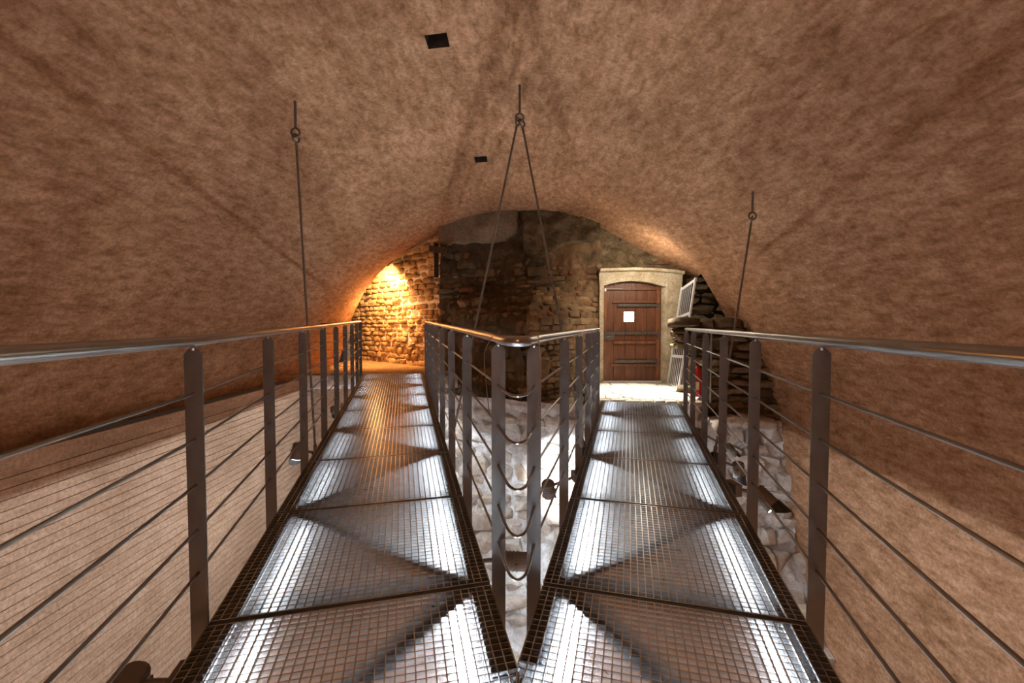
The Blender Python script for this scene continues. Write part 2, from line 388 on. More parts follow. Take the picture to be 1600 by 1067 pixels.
c = masonry(wn, B0, B1, 0.10, 1.75, 0.135, 0.25, 0.17, np1, 'stone', out=0.045, gap=0.016, limit=230, tilt=0.09)
masonry(wn, B0, B1, 1.78, 3.45, 0.17, 0.34, 0.18, np1, 'stone', out=0.045, gap=0.016, limit=150, tilt=0.12)

# plaster soffit over the niche, then the band to the right above the door
mb = MB(); mb.smooth = True
AL = [(-3.1, 11.31, 2.60), (-2.83, 11.25, 2.85), (-2.05, 11.11, 3.29), (-1.38, 11.0, 3.53), (-0.77, 10.87, 3.65), (-0.22, 10.45, 3.69), (0.3, 10.2, 3.66)]
BLp = [(-3.2, 12.1, 2.86), (-2.72, 12.2, 3.09), (-2.1, 11.9, 3.14), (-1.62, 11.6, 3.13), (-0.88, 11.45, 3.15), (-0.22, 11.3, 3.19), (0.35, 11.1, 3.40)]
for a, b in zip(AL, BLp):
    a = V(a); b = V(b)
    for k in range(9):
        t = k / 8; p = a.lerp(b, t); p.z += 0.05 * math.sin(t * PI) + 0.01 * noise.noise(p * 3); mb.v.append(tuple(p))
for i in range(len(AL) - 1):
    for k in range(8): q = i * 9 + k; mb.f.append((q, q + 9, q + 10, q + 1))
sf = mb.build('ceiling_soffit_left', 'greyplaster'); tag(sf, 'grey smooth plaster soffit between vault end and dark masonry', 'ceiling', kind='structure')
mb = MB(); mb.smooth = True
AR = [(0.55, 10.12, 3.64), (1.0, 9.5, 3.555), (1.4, 8.76, 3.43), (1.96, 8.33, 3.19), (2.35, 8.11, 2.97), (2.82, 8.09, 2.63), (3.19, 8.13, 2.30), (3.42, 8.16, 2.03)]
BR = [(0.6, 10.15, 3.60), (1.02, 9.6, 3.46), (1.50, 9.42, 3.32), (1.98, 9.4, 3.10), (2.49, 9.4, 2.81), (3.05, 9.4, 2.51), (3.53, 9.4, 2.27), (3.80, 9.4, 2.16)]
for a, b in zip(AR, BR):
    a = V(a) + V((.02, -.12, .06)); b = V(b)
    for k in range(9):
        t = k / 8; p = a.lerp(b, t); p.z += 0.04 * math.sin(t * PI) + 0.012 * noise.noise(p * 3); mb.v.append(tuple(p))
for i in range(len(AR) - 1):
    for k in range(8): q = i * 9 + k; mb.f.append((q, q + 9, q + 10, q + 1))
sf = mb.build('ceiling_soffit_right', 'vault'); tag(sf, 'pale plaster arch soffit curving down above the door', 'ceiling', kind='structure')

# ------------------------------------------------------------------ dark masonry pier between the walkways
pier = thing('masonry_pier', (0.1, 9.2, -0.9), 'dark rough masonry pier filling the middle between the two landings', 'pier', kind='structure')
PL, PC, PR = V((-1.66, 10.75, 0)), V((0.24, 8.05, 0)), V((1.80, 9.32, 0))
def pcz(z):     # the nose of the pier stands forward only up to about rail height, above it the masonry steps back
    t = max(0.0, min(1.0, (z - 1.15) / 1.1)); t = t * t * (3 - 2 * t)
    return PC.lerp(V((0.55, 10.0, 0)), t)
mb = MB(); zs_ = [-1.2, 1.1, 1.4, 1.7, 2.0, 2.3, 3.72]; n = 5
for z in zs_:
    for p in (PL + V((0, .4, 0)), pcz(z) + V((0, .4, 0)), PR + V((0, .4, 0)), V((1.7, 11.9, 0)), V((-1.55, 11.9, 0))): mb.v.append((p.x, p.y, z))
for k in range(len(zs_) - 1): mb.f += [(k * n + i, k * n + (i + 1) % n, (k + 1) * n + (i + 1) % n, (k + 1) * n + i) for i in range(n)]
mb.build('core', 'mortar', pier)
def sheet(name, fa, fb, z0, z1, mat, parent, amp=0.05, off=0.0, keep=None, step=0.06, fq=1.7, lip=0.0):
    nx = int((fb(z0) - fa(z0)).length / step); nz = int((z1 - z0) / step); m_ = MB(); m_.smooth = True; W = []
    for j in range(nz + 1):
        z = z0 + (z1 - z0) * j / nz; P0, P1 = fa(z), fb(z); d = P1 - P0
        nrm = V((d.y, -d.x, 0)).normalized(); nrm = nrm if nrm.y < 0 else -nrm
        for i in range(nx + 1):
            p = P0 + d * i / nx + V((0, 0, z)); k = noise.fractal(p * fq, 0.7, 2.1, 5) * amp
            q = p + nrm * (k + off); wt = max(0.0, min(1.0, keep(q) / 0.09)) if keep else 1.0; wt = wt * wt * (3 - 2 * wt)
            W.append(wt); m_.v.append(tuple(q - nrm * 0.32 * (1 - wt)))
    for j in range(nz):
        for i in range(nx):
            a = j * (nx + 1) + i
            if max(W[a], W[a + 1], W[a + nx + 1], W[a + nx + 2]) <= 0: continue
            m_.f.append((a, a + 1, a + nx + 2, a + nx + 1))
    return m_.build(name, mat, parent)
def render_sheet(name, P0, P1, z0, z1, mat, parent, amp=0.05, **kw): return sheet(name, lambda z: V(P0), lambda z: V(P1), z0, z1, mat, parent, amp, **kw)
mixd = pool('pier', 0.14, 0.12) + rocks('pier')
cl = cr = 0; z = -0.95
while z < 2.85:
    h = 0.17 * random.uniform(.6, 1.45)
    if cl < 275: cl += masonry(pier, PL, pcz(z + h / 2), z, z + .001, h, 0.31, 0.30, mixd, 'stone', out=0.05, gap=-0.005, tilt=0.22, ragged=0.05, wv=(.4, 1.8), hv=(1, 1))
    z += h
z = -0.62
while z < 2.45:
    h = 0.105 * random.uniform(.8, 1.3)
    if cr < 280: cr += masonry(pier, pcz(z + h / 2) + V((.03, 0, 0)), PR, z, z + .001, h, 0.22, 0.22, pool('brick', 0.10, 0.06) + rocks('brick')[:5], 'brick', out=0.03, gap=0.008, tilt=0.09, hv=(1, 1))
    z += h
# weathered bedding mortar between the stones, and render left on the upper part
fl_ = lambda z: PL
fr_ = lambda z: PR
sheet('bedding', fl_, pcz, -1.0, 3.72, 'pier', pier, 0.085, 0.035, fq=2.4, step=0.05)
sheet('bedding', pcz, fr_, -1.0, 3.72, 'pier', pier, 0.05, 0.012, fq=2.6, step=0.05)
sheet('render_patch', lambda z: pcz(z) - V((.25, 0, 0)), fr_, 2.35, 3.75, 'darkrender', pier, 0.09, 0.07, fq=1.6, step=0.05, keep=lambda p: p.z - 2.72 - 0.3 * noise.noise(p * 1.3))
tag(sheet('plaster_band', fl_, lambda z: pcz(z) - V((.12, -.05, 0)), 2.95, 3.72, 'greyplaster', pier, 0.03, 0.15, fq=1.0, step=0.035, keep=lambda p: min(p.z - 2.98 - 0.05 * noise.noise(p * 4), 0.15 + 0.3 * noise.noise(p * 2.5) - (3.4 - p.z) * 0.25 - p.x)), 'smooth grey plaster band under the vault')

# door wall
dw = thing('wall_door', (2.6, 9.45, 0), 'weathered rendered wall around and above the wooden door', 'wall', kind='structure')
render_sheet('render', (1.6, 9.42, 0), (4.9, 9.42, 0), 2.05, 3.75, 'darkrender', dw, 0.06)
mb = MB(); mb.box((4.1, 9.72, 1.8), 1.6, 0.2, 4.0); mb.box((3.1, 9.9, 2.95), 3.0, 0.2, 1.8); mb.build('core', 'mortar', dw)
masonry(dw, (1.85, 9.40, 0), (3.3, 9.40, 0), 2.42, 3.1, 0.13, 0.28, 0.16, pool('pier', 0.14, 0.12), 'stone', out=0.02, gap=0.0, limit=40, tilt=0.1, skip=lambda p: noise.noise(p * 2.0) < 0.12)

# stone door surround
ds = thing('trim_1', (2.45, 9.3, 0), 'pale rendered stone surround of the wooden door', 'door surround', kind='structure')
def archz(x): return 2.075 - 0.11 * ((x - 2.43) / 0.62) ** 2 
mb = MB(); n = 14
for k in range(n + 1):
    x = 1.76 + (3.44 - 1.76) * k / n; zi = archz(max(1.86, min(3.06, x))); zt = 2.33 - 0.05 * ((x - 2.4) / 0.9) ** 2 + 0.02 * noise.noise(V((x * 3, 0, 0)))
    mb.v += [(x, 9.22, zi), (x, 9.22, zt - 0.07), (x, 9.10, zt - 0.05), (x, 9.10, zt), (x, 9.45, zt), (x, 9.45, zi)]
for k in range(n):
    q = 6 * k
    for a in range(6): b = (a + 1) % 6; mb.f.append((q + a, q + 6 + a, q + 6 + b, q + b))
mb.f += [(0, 1, 2, 3, 4, 5), tuple(6 * n + i for i in (5, 4, 3, 2, 1, 0))]
mb.build('lintel', 'palestone', ds)
def jamb(x0, x1, x2, seed):    # x0 outer, x1 inner front, x2 inner back (splayed)
    m_ = MB(); m_.smooth = True; n = 22
    for k in range(n + 1):
        z = 0.0 + 2.06 * k / n; e = 0.014 * noise.noise(V((seed, z * 3, 0)))
        m_.v += [(x0 + e, 9.20, z), (x1 + e, 9.20 + e, z), (x2 + e * .3, 9.34, z), (x2, 9.5, z), (x0 + e, 9.5, z)]
    for k in range(n):
        q = 5 * k
        for a in range(5): b = (a + 1) % 5; m_.f.append((q + a, q + b, q + 5 + b, q + 5 + a))
    m_.f += [(4, 3, 2, 1, 0), tuple(5 * n + i for i in range(5))]
    m_.build('jamb', 'palestone', ds)
jamb(1.765, 1.85, 1.875, 1.0); jamb(3.42, 3.13, 3.06, 7.0)

# door
dr = thing('door_1', (2.47, 9.33, 0), 'red-brown plank door with iron straps and a small lit window', 'door', kind='structure')
xs = [1.875, 2.09, 2.32, 2.54, 2.77, 3.07]
wx0, wx1, wz0, wz1 = 2.30, 2.51, 1.25, 1.46
for a, b in zip(xs, xs[1:]):
    mb = MB()
    def pl(x0, x1, z0, z1): mb.box(((x0 + x1) / 2, 9.385, (z0 + z1) / 2), x1 - x0 - 0.006, 0.05, z1 - z0)
    zt = archz(a) + 0.06
    if b > wx0 and a < wx1:
        pl(a, b, 0.02, wz0); pl(a, b, wz1, zt)
        if a < wx0: pl(a, wx0 + .006, wz0, wz1)
        if b > wx1: pl(wx1 - .006, b, wz0, wz1)
    else: pl(a, b, 0.02, zt)
    mb.build('plank', 'wood', dr)
for x in (1.90, 2.99):
    mb = MB(); mb.box((x, 9.345, 1.02), 0.075, 0.03, 1.96); mb.build('stile', 'wood', dr)
for z, x0, x1, hh in ((1.66, 2.06, 2.95, .045), (0.83, 2.08, 2.95, .05), (0.36, 2.02, 2.95, .05), (1.93, 1.9, 3.0, .06)):
    mb = MB(); mb.box(((x0 + x1) / 2, 9.342, z), x1 - x0, 0.035, hh); mb.build('rail', 'wood', dr)
for z, x0 in ((1.59, 2.16), (1.02, 1.89), (0.44, 2.14)):
    mb = MB(); mb.box(((x0 + 2.99) / 2, 9.325, z), 2.99 - x0, 0.012, 0.055); mb.box((2.985, 9.322, z - .03), 0.03, 0.012, 0.16)
    for q in range(5): mb.tube([(x0 + .08 + q * .17, 9.322, z), (x0 + .08 + q * .17, 9.308, z)], .011, 6)
    mb.build('strap_hinge', 'iron', dr, smooth=False)
mb = MB(); mb.box((1.99, 9.322, 0.955), 0.19, 0.014, 0.15); mb.tube([(1.93, 9.31, .95), (1.93, 9.26, .95), (2.0, 9.25, .95)], .009, 6); tag(mb.build('lock_plate', 'iron', dr, smooth=False), 'dark iron lock plate')
mb = MB(); mb.box(((wx0 + wx1) / 2, 9.38, (wz0 + wz1) / 2), wx1 - wx0 - .01, 0.02, wz1 - wz0 - .01); tag(mb.build('window_pane', 'pane', dr), 'glowing square pane')
mb = MB(); mb.box((2.47, 9.34, 0.02), 1.2, 0.05, 0.035); tag(mb.build('threshold', 'white', dr), 'bright metal threshold strip')
mb = MB(); mb.box((1.90, 9.30, 1.90), 0.03, 0.03, 0.06); mb.tube([(1.91, 9.3, 1.92), (2.25, 9.3, 1.92)], .004, 6); mb.build('door_contact', 'white', dr)

# right landing
fr = thing('floor_right_landing', (2.1, 8.2, 0), 'stone-paved landing in front of the wooden door', 'floor', kind='structure')
mb = MB(); mb.v = [(1.25, 7.10, -0.03), (2.72, 6.88, -0.03), (3.3, 7.9, -0.03), (3.5, 9.5, -0.03), (1.6, 9.5, -0.03)] ; mb.v += [(x, y, -0.5) for x, y, z in mb.v]
mb.f = [(0, 1, 2, 3, 4)] + [(i, i + 5, (i + 1) % 5 + 5, (i + 1) % 5) for i in range(5)]; mb.build('bed', 'mortar_light', fr)
fp = pool('floorstone', 0.09, 0.06)
for r_, (ya, hgt) in enumerate(((7.10, .14), (7.25, .14), (7.42, .3), (7.75, .34), (8.12, .34), (8.5, .36), (8.9, .36))):
    x = 1.32 + (0 if r_ % 2 else -.1) + max(0, (ya - 7.2)) * 0.22; xe = 2.85 + (ya - 7.1) * 0.2
    while x < xe:
        wd = random.uniform(.16, .24) if r_ < 2 else random.uniform(.25, .42)
        yy = ya - (x - 1.3) * 0.13 * max(0, 1 - r_ / 4)
        share('paving_stone', random.choice(fp), fr, (x + wd / 2, yy + hgt / 2, -0.02 + random.uniform(-.006, .006)), (0, 0, random.uniform(-.04, .04) - .1 * max(0, 1 - r_ / 4)), (wd - .012, hgt - .012, 0.07))
        x += wd

# ------------------------------------------------------------------ lower rubble slope under the landings
def ry(x, z):
    t = -z   # depth below the deck
    prof = [(0, 7.35), (0.7, 7.5), (1.0, 7.45), (2.4, 7.05), (3.6, 6.2), (4.1, 5.7)]
    for (a, ya), (b, yb) in zip(prof, prof[1:]):
        if t <= b: y = ya + (yb - ya) * (t - a) / (b - a); break
    else: y = 5.7
    if x < 0.1: y += (0.1 - x) * 0.55 + 0.35
    elif x < 0.9: y += 0.35 * (0.9 - x) / 0.8
    if 1.2 < x < 2.9 and t < 0.5: y = 7.3
    if x >= 2.9 and t < 0.42: y += 0.6
    return y
rb = thing('wall_rubble', (1.5, 7.0, -3.9), 'sloping rubble masonry below the landings, lit pale', 'wall', kind='structure')
mb = MB(); mb.smooth = True; nx, nz = 150, 90
for j in range(nz + 1):
    for i in range(nx + 1):
        x = -1.7 + 6.4 * i / nx; z = -0.12 - 3.95 * j / nz; p = V((x, 0, z))
        mb.v.append((x, ry(x, z) + 0.10 - 0.11 * noise.fractal(p * 1.7, 0.6, 2.1, 6) - 0.09 * (0.5 - noise.voronoi(p * 3.2)[0][0]), z))
for j in range(nz):
    for i in range(nx): a = j * (nx + 1) + i; mb.f.append((a, a + nx + 1, a + nx + 2, a + 1))
mb.build('rubble_core', 'mortar_light', rb)
rp = rocks('rubble') + pool('rubble', 0.12, 0.2, 5); cnt = 0
z = -0.35
while z > -3.9:
    h = random.uniform(.14, .34); x = -1.6 + random.uniform(0, .2)
    while x < 4.5:
        wd = random.uniform(.16, .55)
        if random.random() < 0.84 and cnt < 290:
            zc = z - h / 2; yy = ry(x + wd / 2, zc); R = Matrix.Rotation(random.uniform(-.3, .3), 4, 'X') @ Matrix.Rotation(random.uniform(-.2, .2), 4, 'Y') @ Matrix.Rotation(random.uniform(-.25, .25), 4, 'Z')
            share('stone', random.choice(rp), rb, None, mat4=Matrix.Translation((x + wd / 2, yy + random.uniform(.09, .19), zc)) @ R @ Matrix.Diagonal((wd * 1.02, .34, h * 1.02, 1))); cnt += 1
        x += wd
    z -= h

# stone stump right of the door landing and the dark masonry behind
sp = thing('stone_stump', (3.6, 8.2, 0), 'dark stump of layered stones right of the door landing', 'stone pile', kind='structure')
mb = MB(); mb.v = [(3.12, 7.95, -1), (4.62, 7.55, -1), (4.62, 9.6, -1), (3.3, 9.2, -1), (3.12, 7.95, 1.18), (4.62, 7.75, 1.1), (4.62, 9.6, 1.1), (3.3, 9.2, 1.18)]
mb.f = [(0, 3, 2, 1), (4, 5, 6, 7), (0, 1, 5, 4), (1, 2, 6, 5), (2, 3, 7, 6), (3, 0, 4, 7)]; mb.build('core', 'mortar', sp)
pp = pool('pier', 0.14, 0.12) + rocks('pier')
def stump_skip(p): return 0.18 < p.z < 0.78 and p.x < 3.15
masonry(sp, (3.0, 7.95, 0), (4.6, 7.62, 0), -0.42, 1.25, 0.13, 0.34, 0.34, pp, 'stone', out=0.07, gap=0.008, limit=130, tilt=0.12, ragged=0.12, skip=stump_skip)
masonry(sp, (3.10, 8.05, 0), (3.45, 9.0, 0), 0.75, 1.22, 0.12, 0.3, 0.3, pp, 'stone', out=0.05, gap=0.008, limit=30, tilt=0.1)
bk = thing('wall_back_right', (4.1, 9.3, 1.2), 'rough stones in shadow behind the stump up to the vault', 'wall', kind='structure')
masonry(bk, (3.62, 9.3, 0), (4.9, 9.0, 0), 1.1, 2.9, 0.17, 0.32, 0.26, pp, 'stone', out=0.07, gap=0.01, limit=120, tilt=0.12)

# white iron grille leaning beside the door
gr = thing('iron_grille', (3.15, 8.9, 0), 'white painted iron bar grille leaning between door surround and stump', 'grille')
g00, g10, g01, g11 = V((3.14, 9.10, 0.02)), V((3.07, 8.30, 0.02)), V((3.40, 9.12, 1.93)), V((3.37, 8.35, 2.05))
def gp(u, v_): return g00.lerp(g10, u).lerp(g01.lerp(g11, u), v_)
for u in (0, 1):
    mb = MB(); mb.bar(gp(u, 0), gp(u, 1), 0.03, 0.03, V((1, 0, 0))); mb.build('stile', 'white', gr)
for v_ in (0.0, 0.30, 0.70, 1.0):
    mb = MB(); mb.bar(gp(0, v_), gp(1, v_), 0.02, 0.05); mb.build('crossbar', 'white', gr)
for k in range(1, 7):
    mb = MB(); mb.tube([gp(k / 7, 0), gp(k / 7, 1)], .005, 6); mb.build('bar', 'white', gr)

# fire extinguisher
ex = thing('fire_extinguisher', (3.02, 7.42, 0.0), 'red fire extinguisher standing behind the right railing', 'fire extinguisher')
def lathe(mb_, c, prof, n=20):
    b = len(mb_.v); c = V(c); mb_.smooth = True
    for r_, z_ in prof:
        for k in range(n): a = 2 * PI * k / n; mb_.v.append((c.x + r_ * math.cos(a), c.y + r_ * math.sin(a), c.z + z_))
    for j in range(len(prof) - 1):
        for k in range(n): k2 = (k + 1) % n; mb_.f.append((b + j * n + k, b + j * n + k2, b + (j + 1) * n + k2, b + (j + 1) * n + k))
    mb_.f.append(tuple(b + k for k in reversed(range(n)))); mb_.f.append(tuple(b + (len(prof) - 1) * n + k for k in range(n)))
mb = MB(); lathe(mb, (3.02, 7.42, 0.02), [(.06, 0), (.08, .02), (.08, .40), (.06, .46), (.028, .49), (.026, .52)]); mb.build('cylinder', 'red', ex)
mb = MB(); mb.box((3.02, 7.42, .565), .04, .05, .05); mb.bar((2.99, 7.42, .61), (3.13, 7.40, .64), .02, .01); mb.bar((2.99, 7.42, .585), (3.13, 7.40, .585), .02, .01); mb.build('valve', 'black', ex)
mb = MB(); mb.tube([(3.0, 7.40, .56), (2.93, 7.36, .54), (2.92, 7.35, .40), (2.93, 7.35, .22)], .012, 8); mb.build('hose', 'black', ex)
mb = MB(); mb.box((3.0, 7.339, .20), .06, .006, .13); mb.build('paper_label', 'paper', ex)

# timber bracket on the niche wall
tb = thing('timber_bracket', (-1.75, 11.0, 2.4), 'dark old timber post with short crosspiece under the soffit', 'timber')
mb = MB(); mb.box((-1.80, 10.88, 2.72), .10, .10, .80, .3); mb.build('post', 'timber', tb)
mb = MB(); mb.bar((-1.92, 10.86, 3.06), (-1.40, 10.32, 2.93), .10, .14); mb.build('crosspiece', 'timber', tb)
ls = thing('wall_strip', (-1.68, 10.95, 2.23), 'thin pale strip fixed low on the dark niche wall', 'strip')
mb = MB(); mb.box((-1.70, 10.95, 2.255), .54, .05, .035, -.1); mb.build('strip', 'palestone', ls)

# ------------------------------------------------------------------ walkways
LL = lambda Y: -0.763 - 0.2514 * Y
LR = lambda Y: 0.375 - 0.2324 * Y
RL = lambda Y: -0.3645 + 0.2479 * Y
RR = lambda Y: 0.6916 + 0.2743 * Y
SEAM = 0.02
def walkway(side):
    left = side == 'left'
    if left:
        ea, eb = LL, LR; zf = lambda y: 0.0165 * max(0, y - 1.8); dA, dB = 0.0, 0.28; Yend = 9.72
        divs = [-0.3, 0.74, 1.77, 2.80, 3.82, 4.86, 5.88, 6.90, 7.93, 8.85, Yend]; node0 = 0
    else:
        ea, eb = RL, RR; zf = lambda y: 0.0; dA, dB = 0.28, 0.0; Yend = 6.85
        divs = [-0.3, 0.75, 1.77, 2.82, 3.82, 4.84, 5.82, Yend]; node0 = 1
    def P(u, Y, dz=0.0):
        ya = Y + dA; yb = Y + dB; a = V((ea(ya), ya, zf(ya))); b = V((eb(yb), yb, zf(yb))); p = a.lerp(b, u); p.z += dz; return p
    ins = (lambda p: p.x <= SEAM - .002) if left else (lambda p: p.x >= SEAM + .002)
    def clip(p, q):
        a, b = ins(p), ins(q)
        if a and b: return p, q
        if not a and not b: return None
        t = (SEAM - p.x) / (q.x - p.x); m_ = p.lerp(q, t); return (p, m_) if a else (m_, q)
    root = thing('steel_walkway', P(0.5, 2.0, -0.2), ('left' if left else 'right') + ' steel grating walkway leading to the ' + ('amber stone landing' if left else 'wooden door'), 'walkway')
    # grating panels
    for a, b in zip(divs, divs[1:]):
        mb = MB(); k = 0; Ln = b - a; nc = max(1, round(Ln / 0.0345))
        for k in range(nc + 1):
            Y = a + 0.016 + (Ln - 0.032) * k / nc; s = clip(P(0, Y), P(1, Y)) if Y < 2.0 else (P(0, Y), P(1, Y))
            if s: mb.bar(s[0], s[1], 0.0042 if 0 < k < nc else 0.006, 0.031)
        for k in range(34):
            u = k / 33; s = clip(P(u, a + .016), P(u, b - .016)) if a < 2.0 else (P(u, a + .016), P(u, b - .016))
            if s: mb.bar(s[0] + V((0, 0, .0008)), s[1] + V((0, 0, .0008)), 0.0042 if 0 < k < 33 else 0.005, 0.012 if 0 < k < 33 else 0.034)
        mb.build('grating_panel', 'grating', root)
    # side beams
    zb = -0.215 if left else -0.26
    for u, sgn in ((0, 1), (1, -1)):
        mb = MB(); p, q = P(u, divs[0]), P(u, Yend)
        s = clip(p, q)
        if s:
            d = (s[1] - s[0]).normalized(); inn = d.cross(V((0, 0, 1))) * sgn
            mb.bar(s[0] + inn * .045 + V((0, 0, -.036)), s[1] + inn * .045 + V((0, 0, -.036)), .088, .012)
            mb.bar(s[0] + inn * .006 + V((0, 0, -.036)), s[1] + inn * .006 + V((0, 0, -.036)), .010, -zb - .036)
            mb.bar(s[0] + inn * .03 + V((0, 0, zb + .012)), s[1] + inn * .03 + V((0, 0, zb + .012)), .055, .012)
            mb.build('side_beam', 'frame', root)
    mb = MB(); s = clip(P(1 if left else 0, 1.0), P(1 if left else 0, 1.0))
    # seam beam where the two decks meet
    mb = MB(); x = SEAM + (-.02 if left else .02); mb.bar((x, -0.3, -.036), (x, 1.52, -.036), .036, .18); mb.build('seam_beam', 'frame', root)
    mb = MB(); x = SEAM + (-.004 if left else .004); mb.bar((x, -0.3, .0006), (x, 1.52, .0006), .005, .034); mb.build('edge_strip', 'grating', root)
    for Y in divs:
        s = clip(P(0.0, Y, -.036), P(1.0, Y, -.036))
        if s: mb = MB(); mb.bar(s[0], s[1], .06, .07); up_ = V((0, 0, .033)); mb.bar(s[0] + up_, s[1] + up_, .022, .035); mb.build('cross_beam', 'frame', root)
    # zigzag braces
    for k in range(len(divs) - 1):
        side_a = (k + node0) % 2
        u0, u1 = (0.06, 0.94) if side_a else (0.94, 0.06)
        s = clip(P(u0, divs[k], -.045), P(u1, divs[k + 1], -.045))
        if s: mb = MB(); mb.bar(s[0] + V((0, 0, .008)), s[1] + V((0, 0, .008)), .065, .06); mb.build('diagonal_brace', 'frame', root)
    # fluorescent tubes inside the side beams
    for u in (0.135, 0.865):
        for a, b in zip(divs, divs[1:]):
            s = clip(P(u, a + .07, -.13 if left else -.105), P(u, b - .07, -.13 if left else -.105))
            if s and (s[1] - s[0]).length > .3:
                mb = MB(); mb.tube([s[0], s[1]], .013, 8); tag(mb.build('fluorescent_tube', 'tube_bright' if (u > .5) == left else 'tube', root), 'lit white tube')
    return P, divs, root
PLf, divL, wkL = walkway('left')
PRf, divR, wkR = walkway('right')

# ------------------------------------------------------------------ railings
HL = math.atan2(-0.2514, 1); HR = math.atan2(0.2743, 1)
zL = lambda y: 0.0165 * max(0, y - 1.8)
zR = lambda y: 0.0
def post_mesh():
    mb = MB(); w2 = .031; o = [(-w2, -.22), (w2, -.22), (w2, 1.075), (w2 - .012, 1.092), (.008, 1.10), (-.008, 1.10), (-w2 + .012, 1.092), (-w2, 1.075)]
    mb.prism(o, (0, 0, 0), (1, 0, 0), (0, 0, 1), (0, 1, 0), .010)
    me = bpy.data.meshes.new('post'); me.from_pydata(mb.v, [], mb.f); me.materials.append(M['post']); return me
PM = post_mesh()
mbp = MB(); mbp.tube([(0, 0, 1.09), (0, 0, 1.115)], .008, 8); PINM = bpy.data.meshes.new('pin'); PINM.from_pydata(mbp.v, [], mbp.f); PINM.materials.append(M['rail']); PINM.shade_smooth()
RH = [0.92, 0.74, 0.56, 0.38, 0.21]
def catmull(pts, n=8):
    pts = [V(p) for p in pts]; out = []
    for i in range(len(pts) - 1):
        p0 = pts[max(i - 1, 0)]; p1 = pts[i]; p2 = pts[i + 1]; p3 = pts[min(i + 2, len(pts) - 1)]
        for k in range(n):
            t = k / n; out.append(0.5 * ((2 * p1) + (p2 - p0) * t + (2 * p0 - 5 * p1 + 4 * p2 - p3) * t * t + (-p0 + 3 * p1 - 3 * p2 + p3) * t ** 3))
    out.append(pts[-1]); return out
def add_posts(root, lst, zfun):
    for x, y, rz in lst:
        o = share('post', PM, root, (x, y, zfun(y)), (0, 0, rz)); share('rail_pin', PINM, o, None, mat4=Matrix.Translation(V((0, 0, 0)) ))
def fix_pins():
    for o in C.objects:
        if o.name.startswith('rail_pin'): o.matrix_basis = Matrix.Identity(4)
# outer left
r = thing('railing', (-1.2, 1.75, 0), 'outer railing on the left side of the left walkway', 'railing')
YL = [0.74, 1.77, 2.80, 3.81, 4.86, 5.88, 6.90, 7.93, 8.87, 9.72]
add_posts(r, [(LL(y) - .034, y, -HL * 0 + .24) for y in YL], zL)
f = lambda Y, z: (LL(Y) - .034, Y, zL(Y) + z)
mb = MB(); mb.tube([f(0.1, 1.128), f(1.8, 1.128), f(9.75, 1.128)], .021, 14); mb.build('handrail', 'rail', r)
for h in RH: mb = MB(); mb.tube([V(f(y, h)) + V((0, 0, .006 * (k % 2))) for k, y in enumerate([0.1] + YL)], .0062, 8); mb.build('rod', 'rod', r)
# outer right
r = thing('railing', (1.2, 1.75, 0), 'outer railing on the right side of the right walkway', 'railing')
YR = [0.75, 1.78, 2.78, 3.78, 4.78, 5.80, 6.66]
add_posts(r, [(RR(y) + .034, y, -.26) for y in YR], zR)
f = lambda Y, z: (RR(Y) + .034, Y, z)
mb = MB(); mb.tube([f(0.1, 1.128), f(1.8, 1.128), f(6.72, 1.128)], .021, 14); mb.build('handrail', 'rail', r)
for h in RH: mb = MB(); mb.tube([f(y, h) for y in [0.1] + YR], .0062, 8); mb.build('rod', 'rod', r)
# inner railing: runs down one walkway, turns at the nose and up the other
r = thing('railing', (0.02, 1.9, 0), 'V-shaped inner railing turning at the nose between both walkways', 'railing')
YIL = [2.02, 3.07, 4.12, 5.2, 6.25, 7.3, 8.35, 9.4]; YIR = [2.0, 3.01, 3.98, 4.97, 5.87, 6.77]
gl = lambda Y, z=0: V((LR(Y) + .034, Y, zL(Y) + z)); gr_ = lambda Y, z=0: V((RL(Y) - .034, Y, z))
add_posts(r, [(gl(y).x, y, .23 if k else .05) for k, y in enumerate(YIL)], zL)
add_posts(r, [(gr_(y).x, y, -.24 if k else -.05) for k, y in enumerate(YIR)], zR)
def nose(z, ya=1.705):
    mid = [V((-0.037, 1.90, z)), V((-0.018, 1.80, z)), V((0.0, ya + .028, z)), V((0.022, ya, z)), V((0.045, ya + .028, z)), V((0.063, 1.80, z)), V((0.082, 1.90, z))]
    return mid
L_ = [gl(y) for y in reversed(YIL)]; R_ = [gr_(y) for y in YIR]
mid = catmull([V((-0.055, 1.98, 0)), V((-0.03, 1.84, 0)), V((-0.008, 1.75, 0)), V((0.021, 1.715, 0)), V((0.052, 1.75, 0)), V((0.073, 1.84, 0)), V((0.095, 1.98, 0))], 6)
for i, h in enumerate([1.128] + RH):
    up = V((0, 0, h)); pts = [p + up for p in L_[:-1]] + [gl(2.08) + up] + [p + up for p in mid] + [gr_(2.08) + up] + [p + up for p in R_[1:]]
    mb = MB(); mb.tube(pts, .021 if i == 0 else .0062, 14 if i == 0 else 8); mb.build('handrail' if i == 0 else 'rod', 'rail' if i == 0 else 'rod', r)
for pts in ([(-.085, 1.99, 1.14), (-.12, 1.98, 1.06), (-.11, 1.985, .9), (-.10, 1.99, .8)], [(.115, 1.985, 1.15), (.125, 1.975, 1.0), (.115, 1.97, .85), (.085, 1.965, .72)]):
    mb = MB(); mb.tube(catmull(pts, 5), .0022, 5); mb.build('wire', 'rod', r)
